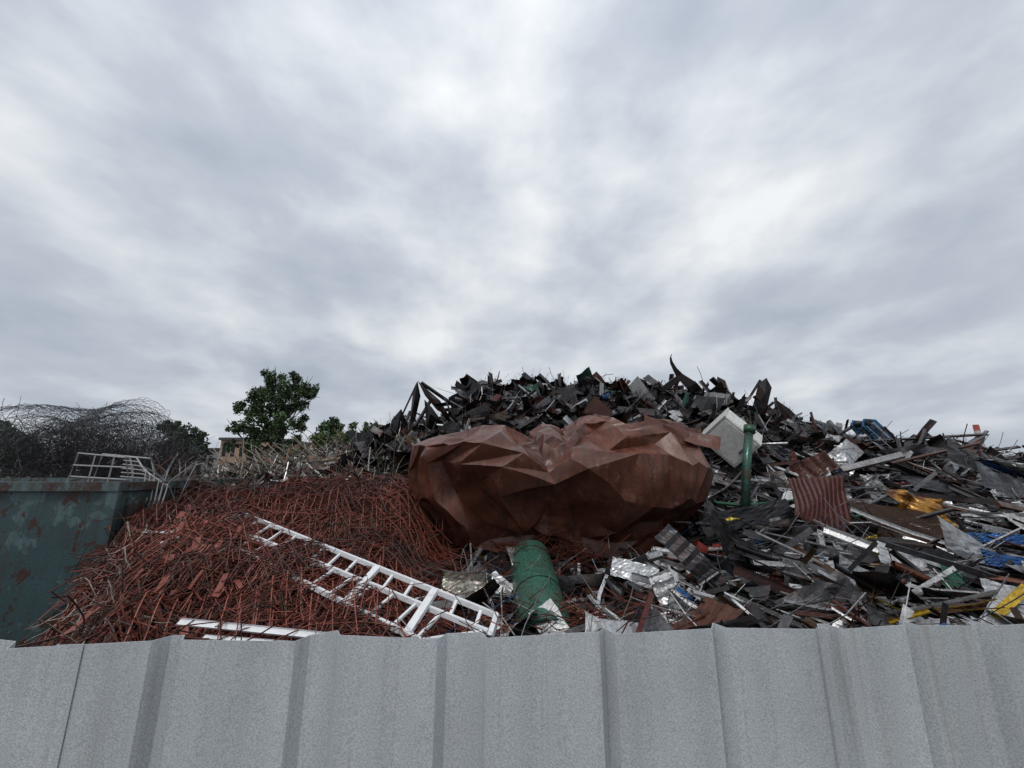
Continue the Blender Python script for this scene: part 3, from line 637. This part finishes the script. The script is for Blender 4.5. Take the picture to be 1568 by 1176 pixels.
# ================================================================== wire mesh bale
wm=empty("wire_mesh_bundle"); mb=MB()
def meshsurf(fn,nu,nv_,r,col,jit=.02):
    P=np.array([[fn(i/nu,j/nv_) for j in range(nv_+1)] for i in range(nu+1)])+rng.normal(0,jit,(nu+1,nv_+1,3))
    for i in range(nu+1):
        V,F=tube([tuple(p) for p in P[i]],r,3); mb.add(V,F,col)
    for j in range(nv_+1):
        V,F=tube([tuple(p) for p in P[:,j]],r,3); mb.add(V,F,col)
def roll(c,L,r0,ax,seed,lo=0,hi=2*math.pi):
    s=seed
    def f(u,v):
        a=lo+(hi-lo)*v; rr=r0*(1+.14*math.sin(3*u*2+s)+.10*math.sin(2*a+s*2+4*u))
        return (c[0]+ (u-.5)*L*ax[0]+.25*rr*math.cos(a), c[1]+rr*math.cos(a)*.9+(u-.5)*L*ax[1], c[2]+rr*math.sin(a)*.8+(u-.5)*L*ax[2]+.08*math.sin(5*u+s))
    return f
gw=(.16,.165,.17,.3)
meshsurf(roll((-9.0,8.0,3.08),2.1,.68,(1,.1,.16),1),60,52,.0032,gw)
meshsurf(roll((-9.0,8.1,3.02),2.0,.58,(1,.1,.14),2.4),50,44,.0032,gw)
meshsurf(roll((-8.8,8.1,2.85),2.4,.6,(1,.1,.06),3.3),50,44,.0034,(.10,.105,.11,.3))
meshsurf(roll((-8.1,7.9,2.75),1.9,.52,(1,-.1,-.14),4),36,30,.003,(.08,.08,.085,.4))
def inb():
    while True:
        x=U(-10.1,-6.5); z=U(1.9,3.5); top=3.5 if x<-8.1 else 3.55-.5*(x+8.1)
        if z<top-.15 : return x,U(7.3,8.7),z
for i in range(3200):
    x,y,z=inb(); d=Vector((random.gauss(0,1),random.gauss(0,.5),random.gauss(0,.6))).normalized(); p=Vector((x,y,z)); P=[]; ph=Vector((random.gauss(0,2),random.gauss(0,1),random.gauss(0,2))); l=U(.3,.8)
    if z>3.0 and R()<.6: continue
    p-=d*l/2
    for k in range(8): P.append(p.copy()); p=p+d*l/7; d=(d+ph/7).normalized()
    V,F=tube(P,U(.0025,.0045),3); g_=U(.03,.14); mb.add(V,F,(g_,g_,g_*1.05,.4))
for i in range(460):
    p=Vector((U(-8.4,-6.7),U(7.2,8.3),2.0)); d=Vector((U(-.3,.7),U(-.2,.2),1)).normalized(); P=[]; ph=Vector((U(-.4,1.4),0,U(-.7,0))); l=U(.4,1.3)
    for k in range(7): P.append(p.copy()); p=p+d*l/6; d=(d+ph/6).normalized()
    V,F=tube(P,U(.002,.004),3); mb.add(V,F,(.06,.06,.062,.4))
mb.obj("mesh_wires",M_rods,wm)
bf=empty("bent_tube_frame"); mb=MB(); fc=(.34,.34,.35,.5)
for dy in (0,.30):
    P=[(-4.78,5.0+dy,1.7),(-4.80,5.0+dy,2.30),(-4.88,5.0+dy,2.50),(-5.55,5.0+dy,2.56),(-5.62,5.0+dy,2.15)]; V,F=tube(P,.012,8); mb.add(V,F,fc)
for t in (.2,.6): V,F=tube([(-5.58,5.0,2.2+t*.35),(-4.80,5.0,2.15+t*.38)],.010,6); mb.add(V,F,fc)
for xk in (-5.35,-5.1): V,F=tube([(xk,5.0,2.15),(xk+.02,5.0,2.53)],.008,6); mb.add(V,F,fc)
for k in range(6):
    P=[(-4.50+.05*k,4.8,1.6),(-4.43+.05*k,4.8,2.0),(-4.50+.06*k,4.85,2.32-.03*k),(-4.70+.03*k,4.9,2.50-.05*k),(-4.95,5.0,2.52-.05*k)]; V,F=tube(P,.008,6); mb.add(V,F,(.35,.34,.33,.4))
mb.obj("frame_tubes",M_white,bf)

# ================================================================== fence
fe=empty("corrugated_metal_fence"); mb=MB()
D=.022
tr=[(-.585,1),(-.478,-1),(-.45,1),(-.293,-1),(-.245,1),(-.103,-1),(-.045,1),(.122,-1),(.134,1),(.285,-1),(.297,1),(.445,-1),(.470,1),(.575,-1),(.585,1),(.68,-1),(.705,1)]
L_=[]; xx=-.70
while xx>-9: L_+= [(xx,-1),(xx+.035,1)]; xx-=.16
Rr_=[]; xx=.83
while xx<9: Rr_+=[(xx,-1),(xx+.035,1)]; xx+=.16
tr=sorted(L_)+tr[1:]+Rr_
pts=[(-9.2,0.)]
for (tx,s_) in tr:
    w=.011
    if s_<0: pts+=[(tx,0.),(tx+w,D)]
    else: pts+=[(tx,D),(tx+w,0.)]
pts.append((9.3,0.))
def fy(x_): return .597+.052*x_
V=[];zl=[0.02,.5,1.0,1.5,1.9,2.05,2.12,2.127]
for (px,py) in pts:
    for z in zl: V.append((px,fy(px)+py*.8+.0015*math.sin(px*9+z*2),z+(.003*math.sin(px*23)+.0015*math.sin(px*71) if z>2.1 else 0)))
k=len(zl); F=[]
for i in range(len(pts)-1):
    for j in range(k-1): F.append((i*k+j,(i+1)*k+j,(i+1)*k+j+1,i*k+j+1))
mb.add(V,F,(.3,.3,.3))
for xa,xb in ((-.592,-.560),(.44,.447)):
    V=[(xa,fy(xa)-.004,0.02),(xb,fy(xb)-.0025,.02),(xb,fy(xb)-.0025,2.128),(xa,fy(xa)-.004,2.128),(xa,fy(xa)-.0005,.02),(xa,fy(xa)-.0005,2.128)]
    mb.add(V,[(0,1,2,3),(4,0,3,5)],(.3,.3,.3))
m,nt,b=mat("grey_textured_coating"); co=objco(nt)
n1=noise_n(nt,480,3,.65,co); n2=noise_n(nt,5,5,.6,co); n3=noise_n(nt,1,4,.6,mapped(nt,co,(14,14,.6)))
c=ramp(nt,n1.outputs[0],[(.38,(.43,.46,.485)),(.52,(.57,.60,.62)),(.66,(.67,.695,.715))]).outputs[0]
c=mix(nt,1.0,c,ramp(nt,n3.outputs[0],[(.25,.80),(.6,1.0)]).outputs[0],'MULTIPLY'); c=mix(nt,1.0,c,ramp(nt,n2.outputs[0],[(.3,.84),(.7,1.0)]).outputs[0],'MULTIPLY')
n5=noise_n(nt,1,3,.6,mapped(nt,co,(60,60,1.5)))
c=mix(nt,ramp(nt,n5.outputs[0],[(.58,0.0),(.72,.4)]).outputs[0],c,(.30,.27,.23))
nt.links.new(c,b.inputs['Base Color']); b.inputs['Roughness'].default_value=.42; bump(nt,b,n1.outputs[0],.5,.001)
fo=mb.obj("fence_sheets",m,fe); so=fo.modifiers.new("t",'SOLIDIFY'); so.thickness=.0008; so.offset=1
mb=MB()
for z in (.4,1.6): V,F=bar((-9,fy(-9)+.05,z),(9,fy(9)+.05,z),.04,.04); mb.add(V,F,(.1,.1,.1,.3))
for i in range(7): px=-9+3*i; V,F=box((px-.03,fy(px)+.075,0),(px+.03,fy(px)+.135,1.95)); mb.add(V,F,(.1,.1,.1,.3))
mb.obj("fence_posts",M_scrap,fe)

# ================================================================== ground
m,nt,b=mat("dirt_ground"); co=objco(nt); n1=noise_n(nt,.35,8,.7,co); n2=noise_n(nt,8,6,.7,co)
c=ramp(nt,n1.outputs[0],[(.35,(.07,.06,.045)),(.55,(.11,.095,.075)),(.7,(.05,.065,.03))]).outputs[0]; c=mix(nt,1.0,c,ramp(nt,n2.outputs[0],[(.3,.6),(.7,1.0)]).outputs[0],'MULTIPLY')
nt.links.new(c,b.inputs['Base Color']); b.inputs['Roughness'].default_value=.95; bump(nt,b,n2.outputs[0],.6,.05)
me=bpy.data.meshes.new("ground"); s=3000; me.from_pydata([(-s,-s,0),(s,-s,0),(s,s,0),(-s,s,0)],[],[(0,1,2,3)]); me.materials.append(m)
scene.collection.objects.link(bpy.data.objects.new("ground",me))

# ================================================================== trees
m,nt,b=mat("foliage"); a=N(nt,'ShaderNodeAttribute',attribute_name='Col'); nt.links.new(a.outputs['Color'],b.inputs['Base Color']); b.inputs['Roughness'].default_value=.6
M_leaf=m
m,nt,b=mat("bark"); n1=noise_n(nt,12,6,.7,objco(nt)); nt.links.new(ramp(nt,n1.outputs[0],[(.3,(.03,.024,.018)),(.7,(.09,.07,.055))]).outputs[0],b.inputs['Base Color']); b.inputs['Roughness'].default_value=.9; bump(nt,b,n1.outputs[0],.6,.05)
M_bark=m
def leaves(mb,clumps,n,size,base=(.042,.074,.026)):
    vol=np.array([c[3]**2 for c in clumps]); vol=vol/vol.sum()
    for (x,y,z,r),f in zip(clumps,vol):
        k=int(n*f); sh=U(.6,1.4)
        tufts=[]
        for i in range(max(5,int(9*r))):
            v=rng.normal(size=3); v/=np.linalg.norm(v); tufts.append((np.array((x,y,z))+v*r*U(.35,1.0)*np.array((1,1,.85)),r*U(.18,.42),sh*U(.6,1.4)))
        for i in range(k):
            c,tr_,s2=random.choice(tufts); p=c+rng.normal(0,tr_*.5,3)
            a=rng.normal(size=3); a/=np.linalg.norm(a); b_=np.cross(a,rng.normal(size=3)); b_/=np.linalg.norm(b_); s=size*U(.5,1.25)
            V=[p-a*s,p+b_*s*.5,p+a*s,p-b_*s*.5]; q=s2*U(.7,1.3); mb.add(V,[(0,1,2,3)],(base[0]*q,base[1]*q,base[2]*q,0))
def tree(name,basexy,clumps,n,size,trunk=.2,base=(.042,.074,.026)):
    t=empty(name); mb=MB(); bx_,by=basexy; mx=sum(c[0] for c in clumps)/len(clumps); mz=sum(c[2] for c in clumps)/len(clumps); zlo=min(c[2]-c[3] for c in clumps)
    fork=Vector((bx_*.6+mx*.4,by,max(.8,zlo+.15*(mz-zlo)))); tip=Vector((mx,by,mz+.5*(mz-zlo)))
    P=[Vector((bx_,by,0)),Vector((bx_,by,0)).lerp(fork,.5)+Vector((.05,0,0)),fork,fork.lerp(tip,.5)+Vector((.15,.1,0)),tip]
    V,F=tube(P,[trunk,trunk*.8,trunk*.65,trunk*.4,trunk*.12],10); mb.add(V,F,(0,0,0))
    for c in clumps:
        e=Vector(c[:3]); s=fork.lerp(tip,U(0,.6)); mid=s.lerp(e,.5)+Vector((U(-.2,.2),U(-.2,.2),-.25))
        V,F=tube([s,mid,e,e+(e-mid)*.4],[trunk*.35,trunk*.22,trunk*.1,.01],6); mb.add(V,F,(0,0,0))
        for k in range(4):
            d=Vector((random.gauss(0,1),random.gauss(0,1),random.gauss(.4,.7))).normalized()*c[3]*.9; V,F=tube([mid.lerp(e,U(.3,1)),e+d*.6,e+d],[trunk*.1,trunk*.06,.008],4); mb.add(V,F,(0,0,0))
    mb.obj("trunk_and_limbs",M_bark,t); mb=MB(); leaves(mb,clumps,n,size,base); mb.obj("crown",M_leaf,t)
y=28
tree("deciduous_tree",(-17.2,28),[(-17.7,y,8.9,1.0),(-16.5,y+.4,8.8,.9),(-15.3,y,8.5,.95),(-14.7,y-.3,7.7,.7),(-18.6,y,7.7,1.0),(-17.1,y,7.6,1.2),(-15.6,y,7.2,.9),(-19.4,y,6.5,.9),(-18.1,y-.4,6.3,1.1),(-16.6,y,6.1,1.2),(-15.7,y,5.6,.8),(-20.3,y,5.4,.6),(-19.2,y,5.0,.9),(-17.8,y,4.8,1.2),(-16.4,y,4.5,1.0),(-20.2,y,4.2,.6),(-18.7,y,3.7,1.0),(-17.2,y,3.4,1.0),(-16.2,y,3.1,.8)],22000,.12,.3)
y=34
tree("deciduous_tree",(-14.8,34),[(-16.0,y,6.3,.9),(-15.2,y,6.0,1.0),(-14.3,y,5.6,.9),(-15.6,y,5.0,1.1),(-14.2,y,4.6,1.0),(-16.2,y,3.9,1.0)],5500,.17,.22)
tree("deciduous_tree",(-12.2,34),[(-12.6,y,6.0,.8),(-11.9,y,5.5,.9),(-12.9,y,5.0,.9),(-11.4,y,4.4,.9),(-12.4,y,3.9,1.0)],4600,.16,.2,(.05,.08,.035))
y=38
tree("deciduous_tree",(-31.5,38),[(-33.5,y,6.2,1.1),(-32.3,y,5.9,1.1),(-31.2,y,5.4,1.0),(-33,y,4.6,1.4),(-31.2,y,4.3,1.3),(-30.2,y,4.0,.9),(-32.5,y,3.4,1.3)],6000,.2,.25,(.035,.06,.03))
y=14
tree("light_green_shrub",(-6.6,14),[(-7.0,y,3.4,.45),(-6.4,y,3.2,.5),(-7.5,y,3.1,.45),(-6.0,y,2.9,.4),(-6.9,y,2.7,.5),(-7.9,y,2.5,.5)],2600,.07,.08,(.10,.15,.03))
y=36
tree("deciduous_tree",(-46.5,36),[(-47,y,5.0,1.3),(-45.2,y,4.6,1.1),(-48.5,y,5.6,1.4),(-46.2,y,3.4,1.4),(-44.5,y,3.4,1.0)],4500,.24,.25,(.035,.06,.03))
dt=empty("distant_treeline"); mb=MB(); cl=[]
for i in range(90): cl.append((-130+i*3.4+U(-1,1),95+U(-6,6),U(1.2,3.0),U(1.6,2.6)))
leaves(mb,cl,16000,.5,(.045,.065,.045)); mb.obj("tree_crowns",M_leaf,dt)

# ================================================================== background buildings
def facade(name,x0,x1,y0,y1,h,col,nx_,nz_,roof=(.12,.11,.11)):
    e=empty(name)
    m,nt,b=mat(name+"_wall"); n1=noise_n(nt,.8,6,.6,objco(nt)); nt.links.new(ramp(nt,n1.outputs[0],[(.3,tuple(c*.85 for c in col)),(.7,col)]).outputs[0],b.inputs['Base Color']); b.inputs['Roughness'].default_value=.9
    mb=MB(); V,F=box((x0,y0,0),(x1,y1,h)); mb.add(V,F,col); mb.obj("walls",m,e)
    mb=MB(); V,F=box((x0-.2,y0-.2,h+.003),(x1+.2,y1+.2,h+.3)); mb.add(V,F,roof+(.2,)); mb.obj("roof",M_scrap,e)
    mb=MB(); w=(x1-x0)/nx_; hh=h/nz_
    for i in range(nx_):
        for j in range(nz_):
            V,F=box((x0+w*(i+.3),y0-.04,hh*(j+.35)),(x0+w*(i+.7),y0-.003,hh*(j+.8))); mb.add(V,F,(.03,.035,.045,0))
    mb.obj("windows",M_scrap,e)
facade("peach_apartment_building",-34.5,-28.3,46,56,5.8,(.42,.28,.2),6,2)
facade("low_warehouse",-42,-34.8,50,60,4.8,(.3,.3,.29),5,1)
facade("distant_warehouse",372,395,300,320,6,(.25,.24,.24),6,1)
ch=empty("striped_chimney"); mb=MB()
for i in range(8):
    V,F=tube([(362,300,i*4.6),(362,300,(i+1)*4.6-.001*i)],[2.5-.1*i,2.4-.1*i],20,True); mb.add(V,F,(.45,.09,.07,.1) if i%2 else (.55,.5,.48,.1))
mb.obj("chimney_shaft",M_white,ch)

# ================================================================== sky and light
w=bpy.data.worlds.new("World"); scene.world=w; w.use_nodes=True; nt=w.node_tree
for n in list(nt.nodes): nt.nodes.remove(n)
out=N(nt,'ShaderNodeOutputWorld'); tc=N(nt,'ShaderNodeTexCoord'); sep=N(nt,'ShaderNodeSeparateXYZ'); nt.links.new(tc.outputs['Generated'],sep.inputs[0])
def mth(op,a,b_=None,c=None):
    n=N(nt,'ShaderNodeMath',operation=op)
    for i,v in enumerate((a,b_,c)):
        if v is None: continue
        if hasattr(v,'is_linked'): nt.links.new(v,n.inputs[i])
        else: n.inputs[i].default_value=v
    return n.outputs[0]
zc=mth('ADD',mth('MAXIMUM',sep.outputs[2],0.0),.28)
cu=mth('DIVIDE',sep.outputs[0],zc); cv=mth('DIVIDE',sep.outputs[1],zc)
def cloudco(sx,sy,ox,oy,rot=0):
    cb=N(nt,'ShaderNodeCombineXYZ'); nt.links.new(cu,cb.inputs[0]); nt.links.new(cv,cb.inputs[1])
    mp=N(nt,'ShaderNodeMapping'); mp.inputs['Scale'].default_value=(sx,sy,1); mp.inputs['Location'].default_value=(ox,oy,0); mp.inputs['Rotation'].default_value=(0,0,rot)
    nt.links.new(cb.outputs[0],mp.inputs[0]); return mp.outputs[0]
a1=noise_n(nt,1.0,2,.45,cloudco(2.1,.8,2.3,1.1,.1),.2); a2=noise_n(nt,1.0,5,.52,cloudco(3.4,3.0,5.0,7.7,-.3),.15)
mpd=N(nt,'ShaderNodeMapping'); mpd.inputs['Scale'].default_value=(1,1,1.9); nt.links.new(tc.outputs['Generated'],mpd.inputs[0]); a3=noise_n(nt,3.6,5,.52,mpd.outputs[0],.1)
s_=mth('ADD',mth('ADD',mth('MULTIPLY',a1.outputs[0],.34),mth('MULTIPLY',a2.outputs[0],.28)),mth('MULTIPLY',a3.outputs[0],.38))
dp=N(nt,'ShaderNodeVectorMath',operation='DOT_PRODUCT'); nt.links.new(tc.outputs['Generated'],dp.inputs[0]); dp.inputs[1].default_value=Vector((.12,.74,.64)).normalized()
s_=mth('MULTIPLY_ADD',mth('POWER',mth('MAXIMUM',dp.outputs['Value'],0.0),7.0),.05,s_)
cl=ramp(nt,s_,[(.39,(.42,.47,.545)),(.48,(.515,.56,.63)),(.55,(.65,.69,.735)),(.65,(.86,.88,.895))])
zb=mth('MULTIPLY_ADD',mth('POWER',mth('MAXIMUM',sep.outputs[2],0.0),2.0),.38,.99)
cl2=mix(nt,1.0,cl.outputs[0],zb,'MULTIPLY')
bg1=N(nt,'ShaderNodeBackground'); nt.links.new(cl2,bg1.inputs[0]); bg1.inputs[1].default_value=1.0
sk=N(nt,'ShaderNodeTexSky',sky_type='NISHITA'); sk.sun_disc=False; EL,AZ=math.radians(60),math.radians(205)
sk.sun_elevation=EL; sk.sun_rotation=AZ
bg2=N(nt,'ShaderNodeBackground'); nt.links.new(sk.outputs[0],bg2.inputs[0]); bg2.inputs[1].default_value=.08
ms=N(nt,'ShaderNodeMixShader'); ms.inputs[0].default_value=.94; nt.links.new(bg2.outputs[0],ms.inputs[1]); nt.links.new(bg1.outputs[0],ms.inputs[2]); nt.links.new(ms.outputs[0],out.inputs[0])
sl=bpy.data.lights.new("sun","SUN"); sl.energy=1.3; sl.angle=math.radians(15); sl.color=(1,.97,.93); so=bpy.data.objects.new("sun",sl); scene.collection.objects.link(so)
d=Vector((math.sin(AZ)*math.cos(EL),math.cos(AZ)*math.cos(EL),math.sin(EL))); so.rotation_euler=d.to_track_quat('Z','Y').to_euler()
